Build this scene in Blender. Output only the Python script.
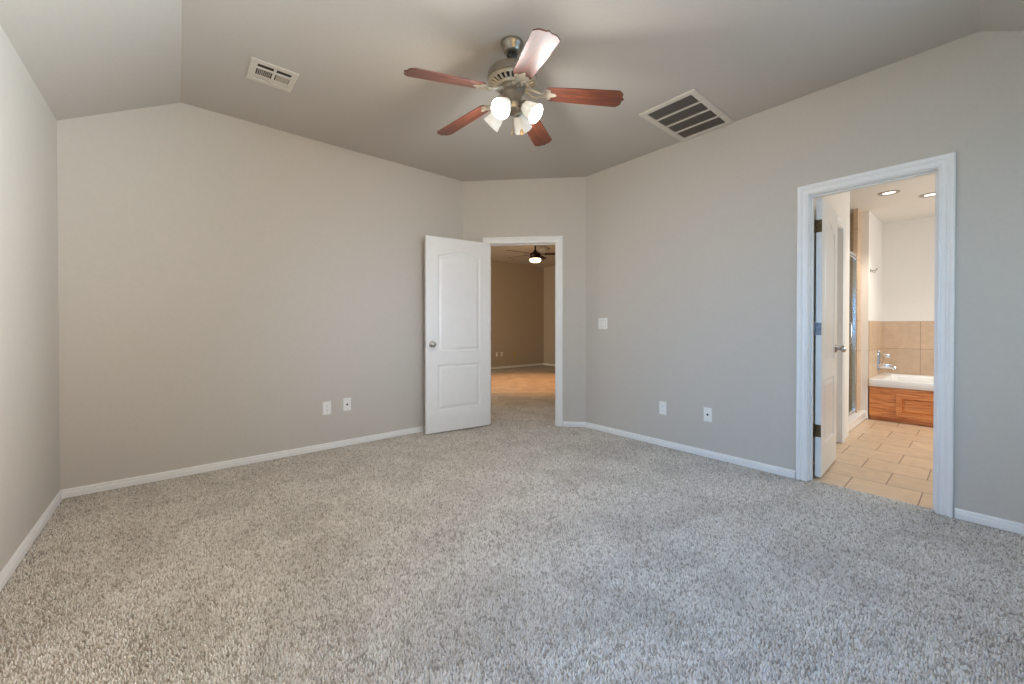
import bpy, bmesh, math, random
import numpy as np
from mathutils import Vector, Matrix

PI = math.pi
S = bpy.context.scene
for o in list(bpy.data.objects):
    bpy.data.objects.remove(o)

# ------------------------------------------------------------------ camera
cd = bpy.data.cameras.new('camera')
cam = bpy.data.objects.new('camera', cd)
S.collection.objects.link(cam)
cd.sensor_width = 36.0
cd.lens = 36.0 * 396.49 / 1024
cd.shift_y = -11.82 / 1024
cd.clip_start = 0.02
cam.location = (0, 0, 1.1018)
cam.rotation_euler = (math.radians(90 - 0.427), 0, math.radians(-40.07))
S.camera = cam

# ------------------------------------------------------------------ world, exposure
S.view_settings.view_transform = 'Standard'
S.view_settings.look = 'None'
S.view_settings.exposure = 0.12
S.view_settings.gamma = 1.0
S.view_settings.use_curve_mapping = False
w = bpy.data.worlds.new('sky')
S.world = w
w.use_nodes = True
w.node_tree.nodes['Background'].inputs[0].default_value = (0.58, 0.78, 1.0, 1)
w.node_tree.nodes['Background'].inputs[1].default_value = 1.44

# ------------------------------------------------------------------ room numbers (metres)
XL, XR, YN, YB = -0.588, 3.437, -0.588, 3.814        # bedroom walls
HC, HL = 2.757, 2.421                                # flat ceiling, low eave of the slopes
XC, YC = 0.021, 0.024                                # ceiling creases
A2, B2 = Vector((2.478, 3.814)), Vector((XR, 2.821)) # the cut-off corner with the entry door
D2 = (B2 - A2).normalized()
N2 = Vector((-D2.y, D2.x))                           # points out of the bedroom
if N2.dot(Vector((1, 1))) < 0:
    N2 = -N2
LD = (B2 - A2).length
S0, S1, ZD = 0.290, 1.068, 2.052                   # entry opening along the cut-off wall
Y0, Y1 = 0.168, 0.810                                # bathroom opening along the right wall
TW = 0.113                                           # wall thickness

# area lights: added fills, and daylight from the left and bathroom windows
def area(name, loc, rot, sx, sy, power, col, spread=180):
    l = bpy.data.lights.new(name, 'AREA')
    l.shape = 'RECTANGLE'
    l.size, l.size_y = sx, sy
    l.energy = power
    l.color = col
    l.spread = math.radians(spread)
    o = bpy.data.objects.new(name, l)
    o.location = loc
    o.rotation_euler = rot
    S.collection.objects.link(o)
    return o

# added fills by the front wall, aimed and tinted to brighten ceiling and walls
R3 = lambda *a: tuple(math.radians(v) for v in a)
area('fill_near_up', (0.4, YN + 0.033, 1.35), R3(125, 0, 0), 1.15, 1.3, 19, (1.0, 0.56, 0.12), 150)  # added warm fill, tilted up to lift the left side and ceiling
area('fill_near_beam', (0.4, YN + 0.036, 1.35), R3(85, 0, -17), 1.1, 1.2, 2.3, (0.50, 0.68, 1.0), 38)  # added narrow beam that makes the bright patch on the back wall
area('fill_left_wall', (2.5, YN + 0.033, 1.35), R3(93, 0, 60), 1.15, 1.3, 28, (1.0, 0.90, 0.88), 60)  # added fill aimed at the left wall
area('fill_left_wall_up', (2.5, YN + 0.033, 1.35), R3(108, 0, 62), 1.15, 1.3, 33, (0.51, 0.79, 1.0), 70)  # second added fill, tilted up towards the left slope
area('fill_far_blue', (2.5, YN + 0.033, 1.35), R3(110, 0, 55), 1.15, 1.3, 12, (0.35, 0.60, 1.0), 150)  # added wide bluish fill, also tilted up to the left
area('daylight_left_window', (XL + 0.036, 0.35, 1.3), R3(0, -80, 18), 1.2, 1.2, 3.9, (0.15, 0.50, 1.0), 60)
area('skylight_left_window', (XL + 0.033, 0.35, 1.3), R3(0, -62, 0), 1.2, 1.2, 5.5, (0.03, 0.30, 1.0), 90)
area('daylight_bath', (5.75, -1.57, 1.6), (math.radians(70), 0, 0), 0.9, 1.1, 27, (1.0, 0.98, 0.95), 150)
area('fill_hall', (1.55, 6.6, 1.5), (0, math.radians(-85), 0), 1.3, 1.8, 62, (1.0, 0.83, 0.62), 160)  # added warm fill for the far room, no window behind it

# ------------------------------------------------------------------ helpers
def srgb(r, g, b):
    f = lambda c: (c / 255) / 12.92 if c / 255 <= 0.04045 else ((c / 255 + 0.055) / 1.055) ** 2.4
    return (f(r), f(g), f(b), 1)

class NT:
    def __init__(s, name):
        s.m = bpy.data.materials.new(name)
        s.m.use_nodes = True
        s.t = s.m.node_tree
        s.b = s.t.nodes['Principled BSDF']
        s.out = s.t.nodes['Material Output']
    def n(s, kind, **kw):
        x = s.t.nodes.new(kind)
        for k, v in kw.items():
            if k in x.inputs.keys():
                x.inputs[k].default_value = v
            else:
                setattr(x, k, v)
        return x
    def l(s, a, b):
        s.t.links.new(a, b)
    def ramp(s, src, *stops):
        r = s.n('ShaderNodeValToRGB')
        e = r.color_ramp.elements
        while len(e) < len(stops):
            e.new(0.5)
        for i, (p, c) in enumerate(stops):
            e[i].position = p
            e[i].color = c
        s.l(src, r.inputs[0])
        return r.outputs[0]
    def coords(s, scale=(1, 1, 1), rot=(0, 0, 0), loc=(0, 0, 0)):
        c = s.n('ShaderNodeTexCoord')
        m = s.n('ShaderNodeMapping')
        m.inputs['Scale'].default_value = scale
        m.inputs['Rotation'].default_value = rot
        m.inputs['Location'].default_value = loc
        s.l(c.outputs['Object'], m.inputs[0])
        return m.outputs[0]
    def bump(s, h, strength, dist):
        b = s.n('ShaderNodeBump', Strength=strength, Distance=dist)
        s.l(h, b.inputs['Height'])
        s.l(b.outputs[0], s.b.inputs['Normal'])

def plain(name, col, rough=0.5, metal=0.0, var=0.03, scale=30, bump=0.0, coat=0.0):
    """A surface with a slight mottling of its own colour."""
    k = NT(name)
    k.b.inputs['Roughness'].default_value = rough
    k.b.inputs['Metallic'].default_value = metal
    k.b.inputs['Coat Weight'].default_value = coat
    nz = k.n('ShaderNodeTexNoise', Scale=scale, Detail=3.0)
    k.l(k.coords(), nz.inputs['Vector'])
    lo = tuple(c * (1 - var) for c in col[:3]) + (1,)
    hi = tuple(min(1, c * (1 + var)) for c in col[:3]) + (1,)
    k.l(k.ramp(nz.outputs[0], (0.35, lo), (0.65, hi)), k.b.inputs['Base Color'])
    if bump:
        k.bump(nz.outputs[0], bump, 0.002)
    return k.m

def carpet_mat():
    k = NT('carpet')
    k.b.inputs['Roughness'].default_value = 0.95
    k.b.inputs['Specular IOR Level'].default_value = 0.1
    v = k.coords()
    a = k.n('ShaderNodeTexNoise', Scale=88.0, Detail=5.0, Roughness=0.84)
    k.l(v, a.inputs['Vector'])
    b = k.n('ShaderNodeTexNoise', Scale=4.0, Detail=4.0, Roughness=0.6, Distortion=0.8)
    k.l(v, b.inputs['Vector'])
    c1 = k.ramp(a.outputs[0], (0.36, srgb(98, 88, 78)), (0.47, srgb(184, 173, 160)), (0.59, srgb(240, 232, 222)))
    c2 = k.ramp(b.outputs[0], (0.38, (0.82, 0.81, 0.80, 1)), (0.58, (1, 1, 1, 1)))
    mx = k.n('ShaderNodeMixRGB', blend_type='MULTIPLY')
    mx.inputs[0].default_value = 1
    k.l(c1, mx.inputs[1])
    k.l(c2, mx.inputs[2])
    k.l(mx.outputs[0], k.b.inputs['Base Color'])
    k.bump(a.outputs[0], 0.2, 0.008)
    return k.m

def pile_mat():
    k = NT('carpet_yarn')
    k.b.inputs['Roughness'].default_value = 0.95
    k.b.inputs['Specular IOR Level'].default_value = 0.05
    g = k.n('ShaderNodeNewGeometry')
    v = k.coords()
    b = k.n('ShaderNodeTexNoise', Scale=3.0, Detail=4.0, Roughness=0.6, Distortion=0.8)
    k.l(v, b.inputs['Vector'])
    a = k.n('ShaderNodeTexNoise', Scale=34.0, Detail=2.0, Roughness=0.6)
    k.l(v, a.inputs['Vector'])
    ad = k.n('ShaderNodeMath', operation='MULTIPLY_ADD')
    ad.inputs[1].default_value = 1.3
    ad.inputs[2].default_value = -0.62
    k.l(a.outputs[0], ad.inputs[0])
    sm = k.n('ShaderNodeMath', operation='ADD')
    k.l(ad.outputs[0], sm.inputs[0])
    k.l(g.outputs['Random Per Island'], sm.inputs[1])
    c1 = k.ramp(sm.outputs[0], (0.0, srgb(178, 167, 153)), (0.30, srgb(218, 208, 194)), (1.0, srgb(246, 240, 231)))
    c2 = k.ramp(b.outputs[0], (0.38, (0.86, 0.85, 0.84, 1)), (0.58, (1, 1, 1, 1)))
    mx = k.n('ShaderNodeMixRGB', blend_type='MULTIPLY')
    mx.inputs[0].default_value = 1
    k.l(c1, mx.inputs[1])
    k.l(c2, mx.inputs[2])
    k.l(mx.outputs[0], k.b.inputs['Base Color'])
    return k.m

def wood_mat(name, dark, mid, light, rough, axis='X', coat=0.0, s=1.0):
    k = NT(name)
    k.b.inputs['Roughness'].default_value = rough
    k.b.inputs['Coat Weight'].default_value = coat
    k.b.inputs['Coat Roughness'].default_value = 0.55
    sc = {'X': (1.6, 22, 22), 'Y': (22, 1.6, 22), 'Z': (22, 22, 1.6)}[axis]
    v = k.coords(tuple(q * s for q in sc))
    a = k.n('ShaderNodeTexNoise', Scale=2.2, Detail=6.0, Roughness=0.65, Distortion=0.9)
    k.l(v, a.inputs['Vector'])
    k.l(k.ramp(a.outputs[0], (0.34, dark), (0.5, mid), (0.66, light)), k.b.inputs['Base Color'])
    k.bump(a.outputs[0], 0.12, 0.001)
    return k.m

def tile_mat(name, base, mortar, u, v, tw, th, offset, loc=(0, 0), rough=0.35, var=0.12):
    """Rectangular tiles; u and v name the two axes that run along and across the rows."""
    k = NT(name)
    k.b.inputs['Roughness'].default_value = rough
    c = k.n('ShaderNodeTexCoord')
    sp = k.n('ShaderNodeSeparateXYZ')
    k.l(c.outputs['Object'], sp.inputs[0])
    cb = k.n('ShaderNodeCombineXYZ')
    for src, dst, off in ((u, 'X', loc[0]), (v, 'Y', loc[1])):
        ad = k.n('ShaderNodeMath', operation='ADD')
        ad.inputs[1].default_value = off
        k.l(sp.outputs[src], ad.inputs[0])
        k.l(ad.outputs[0], cb.inputs[dst])
    br = k.n('ShaderNodeTexBrick', Scale=1.0)
    br.inputs['Mortar Size'].default_value = 0.0035
    br.inputs['Mortar Smooth'].default_value = 0.1
    br.inputs['Brick Width'].default_value = tw
    br.inputs['Row Height'].default_value = th
    br.offset = offset
    hi = tuple(min(1, q * (1 + var)) for q in base[:3]) + (1,)
    br.inputs['Color1'].default_value = base
    br.inputs['Color2'].default_value = hi
    br.inputs['Mortar'].default_value = mortar
    k.l(cb.outputs[0], br.inputs['Vector'])
    nz = k.n('ShaderNodeTexNoise', Scale=9.0, Detail=5.0, Roughness=0.65)
    k.l(c.outputs['Object'], nz.inputs['Vector'])
    mx = k.n('ShaderNodeMixRGB', blend_type='MULTIPLY')
    mx.inputs[0].default_value = 1
    k.l(br.outputs[0], mx.inputs[1])
    k.l(k.ramp(nz.outputs[0], (0.3, (0.84, 0.82, 0.80, 1)), (0.65, (1, 1, 1, 1))), mx.inputs[2])
    k.l(mx.outputs[0], k.b.inputs['Base Color'])
    k.bump(br.outputs[1], -0.35, 0.003)
    return k.m

def glow_mat(name, col, strength):
    k = NT(name)
    k.b.inputs['Base Color'].default_value = (1, 1, 1, 1)
    k.b.inputs['Emission Color'].default_value = col
    k.b.inputs['Emission Strength'].default_value = strength
    return k.m

def frosted_mat(name, col):
    k = NT(name)
    d = k.n('ShaderNodeBsdfDiffuse', Color=col)
    t = k.n('ShaderNodeBsdfTranslucent', Color=col)
    g = k.n('ShaderNodeBsdfGlossy', Roughness=0.25)
    m1 = k.n('ShaderNodeMixShader')
    m1.inputs[0].default_value = 0.22
    k.l(d.outputs[0], m1.inputs[1])
    k.l(t.outputs[0], m1.inputs[2])
    m2 = k.n('ShaderNodeMixShader')
    m2.inputs[0].default_value = 0.05
    k.l(m1.outputs[0], m2.inputs[1])
    k.l(g.outputs[0], m2.inputs[2])
    k.l(m2.outputs[0], k.out.inputs[0])
    return k.m

def glass_mat(name, tint=(0.93, 0.97, 0.96, 1)):
    k = NT(name)
    t = k.n('ShaderNodeBsdfTransparent', Color=tint)
    g = k.n('ShaderNodeBsdfGlossy', Roughness=0.02)
    f = k.n('ShaderNodeFresnel', IOR=1.45)
    m = k.n('ShaderNodeMixShader')
    h = k.n('ShaderNodeMath', operation='MULTIPLY')
    h.inputs[1].default_value = 0.12
    k.l(f.outputs[0], h.inputs[0])
    k.l(h.outputs[0], m.inputs[0])
    k.l(t.outputs[0], m.inputs[1])
    k.l(g.outputs[0], m.inputs[2])
    k.l(m.outputs[0], k.out.inputs[0])
    return k.m

M = dict(
    wall=plain('greige_wall_paint', srgb(200, 193, 182), 0.8, var=0.012, scale=45, bump=0.12),
    ceil=plain('greige_ceiling_paint', srgb(194, 187, 177), 0.9, var=0.012, scale=45, bump=0.15),
    hallwall=plain('tan_hall_paint', srgb(186, 174, 156), 0.85, var=0.02, scale=40, bump=0.1),
    bathwall=plain('white_bath_paint', srgb(238, 232, 224), 0.7, var=0.01, scale=40, bump=0.08),
    trim=plain('white_trim_paint', srgb(238, 236, 232), 0.38, var=0.01, scale=12),
    door=plain('white_door_paint', srgb(238, 236, 232), 0.32, var=0.01, scale=14, bump=0.03),
    carpet=carpet_mat(),
    pile=pile_mat(),
    plastic=plain('white_plastic', srgb(240, 238, 232), 0.35, var=0.005),
    tanplastic=plain('tan_plastic', srgb(205, 170, 120), 0.4, var=0.01),
    slot=plain('dark_slot', srgb(35, 32, 30), 0.6),
    vent=plain('white_vent_enamel', srgb(214, 206, 194), 0.45, var=0.01),
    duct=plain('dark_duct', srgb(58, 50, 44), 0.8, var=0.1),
    filt=plain('grey_return_fins', srgb(112, 103, 94), 0.6, var=0.06),
    pewter=plain('antique_pewter', srgb(150, 142, 130), 0.36, metal=0.85, var=0.12, scale=18),
    ringmetal=plain('worn_light_pewter', srgb(196, 186, 168), 0.4, metal=0.5, var=0.08, scale=25),
    brass=plain('pale_brass', srgb(214, 196, 164), 0.3, metal=0.8, var=0.06, scale=25),
    black=plain('black_rubber', srgb(30, 28, 27), 0.5),
    bronze=plain('dark_bronze', srgb(48, 32, 24), 0.45, metal=0.6, var=0.15, scale=14),
    nickel=plain('satin_nickel', srgb(176, 170, 162), 0.28, metal=1.0, var=0.05, scale=20),
    steel=plain('dull_steel', srgb(132, 134, 136), 0.45, metal=0.7, var=0.2, scale=60),
    oldbrass=plain('old_brass', srgb(98, 78, 50), 0.45, metal=0.8, var=0.3, scale=60),
    chrome=plain('chrome', srgb(225, 226, 228), 0.12, metal=1.0, var=0.02),
    blade=wood_mat('cherry_blade', srgb(56, 28, 18), srgb(92, 45, 27), srgb(120, 62, 38), 0.45, 'X', coat=0.38),
    darkblade=wood_mat('dark_walnut_blade', srgb(24, 15, 10), srgb(34, 22, 15), srgb(46, 31, 21), 0.6, 'X'),
    oak=wood_mat('honey_oak', srgb(172, 92, 40), srgb(220, 138, 72), srgb(240, 172, 104), 0.4, 'Y', coat=0.2),
    tub=plain('white_acrylic', srgb(244, 242, 238), 0.18, var=0.005),
    glass=glass_mat('clear_glass'),
    frost=frosted_mat('frosted_white_glass', (0.60, 0.59, 0.57, 1)),
    bulb=glow_mat('lit_bulb', (1.0, 0.93, 0.78, 1), 22),
    hallglow=glow_mat('lit_drum_glass', (1.0, 0.76, 0.46, 1), 5),
    canlens=glow_mat('lit_can_lens', (1.0, 0.95, 0.86, 1), 2.2),
    floortile=tile_mat('beige_floor_tile', srgb(214, 188, 158), srgb(138, 104, 76), 'Y', 'X', 0.36, 0.33, 0.5, (-0.255 + 0.54, -3.475 + 0.66)),
    walltile=tile_mat('tan_wall_tile', srgb(206, 178, 148), srgb(172, 144, 116), 'Y', 'Z', 0.37, 0.36, 0.0, (-0.889 + 0.74, -1.18 + 1.08)),
    sidetile=tile_mat('tan_side_tile', srgb(206, 178, 148), srgb(172, 144, 116), 'X', 'Z', 0.37, 0.36, 0.0, (-7.3, -1.18 + 1.08)),
)

def link(o, parent=None):
    S.collection.objects.link(o)
    if parent:
        o.parent = parent
    return o

def obj(name, bm, mat, parent=None, smooth=False, bevel=0.0):
    bmesh.ops.recalc_face_normals(bm, faces=bm.faces)
    me = bpy.data.meshes.new(name)
    bm.to_mesh(me)
    bm.free()
    me.materials.append(mat)
    o = link(bpy.data.objects.new(name, me), parent)
    if smooth:
        for p in me.polygons:
            p.use_smooth = True
        try:
            me.set_sharp_from_angle(angle=math.radians(38))
        except Exception:
            pass
    if bevel:
        b = o.modifiers.new('bevel', 'BEVEL')
        b.width = bevel
        b.segments = 2
        b.limit_method = 'ANGLE'
    return o

def tag(o, label, cat, group=None, kind=None):
    o['label'] = label
    o['category'] = cat
    if group:
        o['group'] = group
    if kind:
        o['kind'] = kind
    return o

def struct(name, bm, mat, label, cat, **kw):
    return tag(obj(name, bm, mat, **kw), label, cat, kind='structure')

def empty(name, loc, rotz=0.0, label=None, cat=None, group=None, kind=None):
    o = link(bpy.data.objects.new(name, None))
    o.empty_display_size = 0.1
    o.location = loc
    o.rotation_euler = (0, 0, rotz)
    if label:
        tag(o, label, cat, group, kind)
    return o

def place(o, mat4):
    o.matrix_local = mat4
    return o

def dup(o, parent, mat4=None):
    c = o.copy()
    link(c, parent)
    if mat4 is not None:
        c.matrix_local = mat4
    for ch in list(o.children):
        k = dup(ch, c, ch.matrix_local.copy())
    return c

def BM():
    return bmesh.new()

def box(bm, x0, x1, y0, y1, z0, z1, f=None):
    vs = [bm.verts.new((x, y, z)) for x in (x0, x1) for y in (y0, y1) for z in (z0, z1)]
    if f:
        for v in vs:
            v.co = f(*v.co)
    for q in ((0, 1, 3, 2), (4, 6, 7, 5), (0, 4, 5, 1), (2, 3, 7, 6), (0, 2, 6, 4), (1, 5, 7, 3)):
        bm.faces.new([vs[i] for i in q])
    return bm

def prism(bm, pts, f0, f1):
    """pts: 2D polygon; f0/f1 map a 2D point to the two end faces."""
    a = [bm.verts.new(f0(*p)) for p in pts]
    b = [bm.verts.new(f1(*p)) for p in pts]
    n = len(pts)
    bm.faces.new(a)
    bm.faces.new(b[::-1])
    for i in range(n):
        j = (i + 1) % n
        bm.faces.new((a[i], b[i], b[j], a[j]))
    return bm

def lathe(bm, prof, seg=32, mat=None, cap=False):
    rings = []
    for r, z in prof:
        if r < 1e-6:
            rings.append([bm.verts.new((0, 0, z))])
        else:
            rings.append([bm.verts.new((r * math.cos(2 * PI * i / seg), r * math.sin(2 * PI * i / seg), z)) for i in range(seg)])
    for a, b in zip(rings, rings[1:]):
        for i in range(seg):
            j = (i + 1) % seg
            if len(a) == 1 and len(b) == 1:
                continue
            if len(a) == 1:
                bm.faces.new((a[0], b[i], b[j]))
            elif len(b) == 1:
                bm.faces.new((a[i], b[0], a[j]))
            else:
                bm.faces.new((a[i], b[i], b[j], a[j]))
    if mat:
        vs = [v for r in rings for v in r]
        bmesh.ops.transform(bm, matrix=mat, verts=vs)
    return bm

def aim(loc, d):
    """A matrix whose z axis points along d, at loc."""
    return Matrix.Translation(Vector(loc)) @ Vector(d).to_track_quat('Z', 'Y').to_matrix().to_4x4()

def tube(bm, pts, r, seg=10):
    pts = [Vector(p) for p in pts]
    rs = r if isinstance(r, (list, tuple)) else [r] * len(pts)
    rings = []
    up = None
    for i, p in enumerate(pts):
        t = (pts[min(i + 1, len(pts) - 1)] - pts[max(i - 1, 0)]).normalized()
        if up is None:
            up = Vector((0, 0, 1)) if abs(t.z) < 0.9 else Vector((1, 0, 0))
        s = t.cross(up).normalized()
        up = s.cross(t).normalized()
        rings.append([bm.verts.new(p + (s * math.cos(2 * PI * k / seg) + up * math.sin(2 * PI * k / seg)) * rs[i]) for k in range(seg)])
    for a, b in zip(rings, rings[1:]):
        for k in range(seg):
            bm.faces.new((a[k], b[k], b[(k + 1) % seg], a[(k + 1) % seg]))
    bm.faces.new(rings[0][::-1])
    bm.faces.new(rings[-1])
    return bm

def diag(s, n, z):
    """Along the cut-off wall, outward from the bedroom, up."""
    p = A2 + D2 * s + N2 * n
    return Vector((p.x, p.y, z))

def rightw(y, n, z):
    return Vector((XR + n, y, z))

# ------------------------------------------------------------------ floor
bm = BM()
fp = [(XL - .1, YN - .1), (3.505, YN - .1), (3.505, 2.3), (8.33, 2.3), (8.33, 8.36), (1.4, 8.36), (1.4, 3.9), (XL - .1, 3.9)]
prism(bm, fp, lambda x, y: (x, y, -0.011), lambda x, y: (x, y, -0.12))
struct('floor', bm, M['carpet'], 'beige and grey flecked wall-to-wall carpet running on through the far doorway', 'carpet')

def carpet_pile():
    """Short leaning tufts standing on the floor, in the bedroom and just through the far doorway."""
    rng = np.random.default_rng(7)
    st = 0.0088
    gx, gy = np.meshgrid(np.arange(XL, 4.6, st), np.arange(YN, 5.0, st * 0.9))
    gx[1::2] += st / 2
    x = gx.ravel() + rng.normal(0, st * .22, gx.size)
    y = gy.ravel() + rng.normal(0, st * .22, gx.size)
    t = 0.012
    nx, ny = N2.x, N2.y
    q = (x - A2.x) * nx + (y - A2.y) * ny            # distance beyond the cut-off wall
    a = (x - A2.x) * D2.x + (y - A2.y) * D2.y        # along it
    room = (x > XL + t) & (x < XR - t) & (y > YN + t) & (y < YB - t) & (q < -t)
    sill = (x >= XR - t) & (x < 3.505) & (y > Y0 + .02) & (y < Y1 - .02)
    door = (q >= -t) & (q < 1.1) & (a > S0 + .02 - np.clip(q - TW, 0, 2) * .9) & (a < S1 - .02 + np.clip(q - TW, 0, 2) * .9)
    door &= ((q < TW + .02) | ((y > YB + TW + .02) | (x > A2.x + .12))) & ((x < XR - .02) | (y > 2.95)) & (x < 4.6)
    # far tufts hardly show: keep only what the camera's side of the room can see
    keep = room | sill | door
    keep &= (x * .643 + y * .766) > -0.25
    x, y = x[keep], y[keep]
    n = x.size
    h = rng.uniform(.0105, .0155, n)
    rb, rt = rng.uniform(.0038, .0049, n), rng.uniform(.0019, .0034, n)
    la, lm = rng.uniform(0, 2 * PI, n), rng.uniform(0, .0050, n)
    sp = rng.uniform(0, 2 * PI, n)
    V = np.empty((n, 7, 3))
    for k in range(3):
        c, s_ = np.cos(sp + k * 2 * PI / 3), np.sin(sp + k * 2 * PI / 3)
        V[:, k] = np.stack([x + rb * c, y + rb * s_, np.full(n, -.012)], 1)
        V[:, 3 + k] = np.stack([x + rt * c + lm * np.cos(la), y + rt * s_ + lm * np.sin(la), -.012 + h * .8], 1)
    V[:, 6] = np.stack([x + lm * 1.15 * np.cos(la), y + lm * 1.15 * np.sin(la), -.012 + h], 1)
    F = np.array([[0, 1, 4, 3], [1, 2, 5, 4], [2, 0, 3, 5]])
    T3 = np.array([[3, 4, 6], [4, 5, 6], [5, 3, 6]])
    base = (np.arange(n) * 7)[:, None, None]
    loops = np.concatenate([(base + F[None]).reshape(n, 12), (base + T3[None]).reshape(n, 9)], 1).ravel()
    me = bpy.data.meshes.new('carpet_pile')
    me.vertices.add(n * 7)
    me.vertices.foreach_set('co', V.ravel())
    me.loops.add(loops.size)
    me.loops.foreach_set('vertex_index', loops.astype(np.int32))
    sizes = np.tile([4, 4, 4, 3, 3, 3], n)
    starts = np.concatenate([[0], np.cumsum(sizes)[:-1]])
    me.polygons.add(sizes.size)
    me.polygons.foreach_set('loop_start', starts.astype(np.int32))
    me.update(calc_edges=True)
    me.materials.append(M['pile'])
    o = link(bpy.data.objects.new('carpet_pile', me))
    return tag(o, 'beige and grey flecked carpet pile covering the bedroom floor', 'carpet', kind='stuff')
carpet_pile()

bm = BM()
prism(bm, [(3.505, -1.7), (7.4, -1.7), (7.4, 2.3), (3.505, 2.3)], lambda x, y: (x, y, -0.004), lambda x, y: (x, y, -0.12))
struct('floor_bath', bm, M['floortile'], 'beige staggered floor tiles of the bathroom beyond the right doorway', 'tile floor')

# ------------------------------------------------------------------ bedroom walls
WIN, WZ0, WZ1 = ((-0.2, 1.0), (1.9, 3.1)), 0.62, 2.08    # windows in the front wall (behind the camera)
WY0, WY1 = -0.35, 1.05                               # window in the left wall (beside the camera)
WZT = 2.0
bm = BM()
box(bm, XL - TW, XL, WY1, YB + TW, 0, HL + .04)
box(bm, XL - TW, XL, YN - TW, WY0, 0, HL + .04)
box(bm, XL - TW, XL, WY0, WY1, 0, WZ0)
box(bm, XL - TW, XL, WY0, WY1, WZT, HL + .04)
struct('wall_left', bm, M['wall'], 'pale greige wall at the left edge under the sloping ceiling', 'wall')
bm = BM()
prism(bm, [(XL - TW, 0), (2.478, 0), (2.478, HC + .03), (XC, HC + .03), (XL - TW, HL - .03)], lambda x, z: (x, YB, z), lambda x, z: (x, YB + TW, z))
struct('wall_back', bm, M['wall'], 'long greige wall behind the open white door, with a sloped top corner', 'wall')
bm = BM()
box(bm, -0.06, S0, 0, TW, 0, HC + .03, diag)
box(bm, S1, LD + 0.06, 0, TW, 0, HC + .03, diag)
box(bm, S0, S1, 0, TW, ZD, HC + .03, diag)
struct('wall_diagonal', bm, M['wall'], 'narrow greige corner wall around the far doorway', 'wall')
bm = BM()
f0, f1 = (lambda y, z: (XR, y, z)), (lambda y, z: (XR + TW, y, z))
prism(bm, [(Y1, 0), (2.87, 0), (2.87, HC + .03), (Y1, HC + .03)], f0, f1)
prism(bm, [(Y0, ZD), (Y1, ZD), (Y1, HC + .03), (Y0, HC + .03)], f0, f1)
prism(bm, [(YN - TW, 0), (Y0, 0), (Y0, HC + .03), (YC, HC + .03), (YN - TW, HL - .03)], f0, f1)
struct('wall_right', bm, M['wall'], 'long greige wall around the bathroom doorway', 'wall')
bm = BM()
xs = [XL - TW] + [v for q in WIN for v in q] + [XR + TW]
for k in range(0, 6, 2):
    box(bm, xs[k], xs[k + 1], YN - TW, YN, 0, HL + .04)
for a, b in WIN:
    box(bm, a, b, YN - TW, YN, 0, WZ0)
    box(bm, a, b, YN - TW, YN, WZ1, HL + .04)
struct('wall_front', bm, M['wall'], 'greige window wall behind the camera', 'wall')

# ceiling: flat tray with slopes down to the left and front walls
bm = BM()
dx = 0.1
sl = (HC - HL) / (XC - XL)
lo = HC - sl * (XC - XL + dx)
def cpt(x, y, z): return bm.verts.new((x, y, z))
e = N2 * 0.06
tops = []
flat = [(XC, YC), (XR + dx, YC), (XR + dx, B2.y + .03), (B2.x + e.x + .03, B2.y + e.y - .03), (A2.x + e.x, A2.y + e.y), (A2.x + e.x, YB + dx), (XC, YB + dx)]
prism(bm, flat, lambda x, y: (x, y, HC), lambda x, y: (x, y, HC + .08))
bL = [(XC, YC, HC), (XC, YB + dx, HC), (XL - dx, YB + dx, lo), (XL - dx, YN - dx, lo)]
bN = [(XC, YC, HC), (XL - dx, YN - dx, lo), (XR + dx, YN - dx, lo), (XR + dx, YC, HC)]
for q in (bL, bN):
    a = [bm.verts.new(p) for p in q]
    b = [bm.verts.new((p[0], p[1], p[2] + .08)) for p in q]
    bm.faces.new(a)
    bm.faces.new(b[::-1])
    for i in range(4):
        j = (i + 1) % 4
        bm.faces.new((a[i], b[i], b[j], a[j]))
struct('ceiling', bm, M['ceil'], 'greige bedroom ceiling, flat in the middle and sloping at its left and near sides', 'ceiling')

# ------------------------------------------------------------------ baseboards
BP = [(0.0, 0.0), (0.015, 0.0), (0.015, 0.031), (0.012, 0.034), (0.007, 0.036), (0.007, 0.041), (0.011, 0.043), (0.010, 0.049), (0.004, 0.056), (0.0, 0.056)]
def baseboard(name, p0, p1, label, prev=None, nxt=None, mat=None):
    """Runs p0 to p1 with the room on its left; prev/nxt are the neighbouring corner points that it is mitred to."""
    p0, p1 = Vector(p0), Vector(p1)
    d = (p1 - p0).normalized()
    n = Vector((-d.y, d.x))
    def mit(p, a, b):
        na, nb = Vector((-a.y, a.x)), Vector((-b.y, b.x))
        m = (na + nb).normalized()
        return m / m.dot(n)
    m0 = mit(p0, (p0 - Vector(prev)).normalized(), d) if prev else n
    m1 = mit(p1, d, (Vector(nxt) - p1).normalized()) if nxt else n
    bm = BM()
    a, b = [], []
    for t, z in BP:
        q0, q1 = p0 + m0 * t, p1 + m1 * t
        a.append(bm.verts.new((q0.x, q0.y, z)))
        b.append(bm.verts.new((q1.x, q1.y, z)))
    bm.faces.new(a)
    bm.faces.new(b[::-1])
    for i in range(len(BP)):
        j = (i + 1) % len(BP)
        bm.faces.new((a[i], b[i], b[j], a[j]))
    return struct(name, bm, mat or M['trim'], label, 'baseboard')

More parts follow.
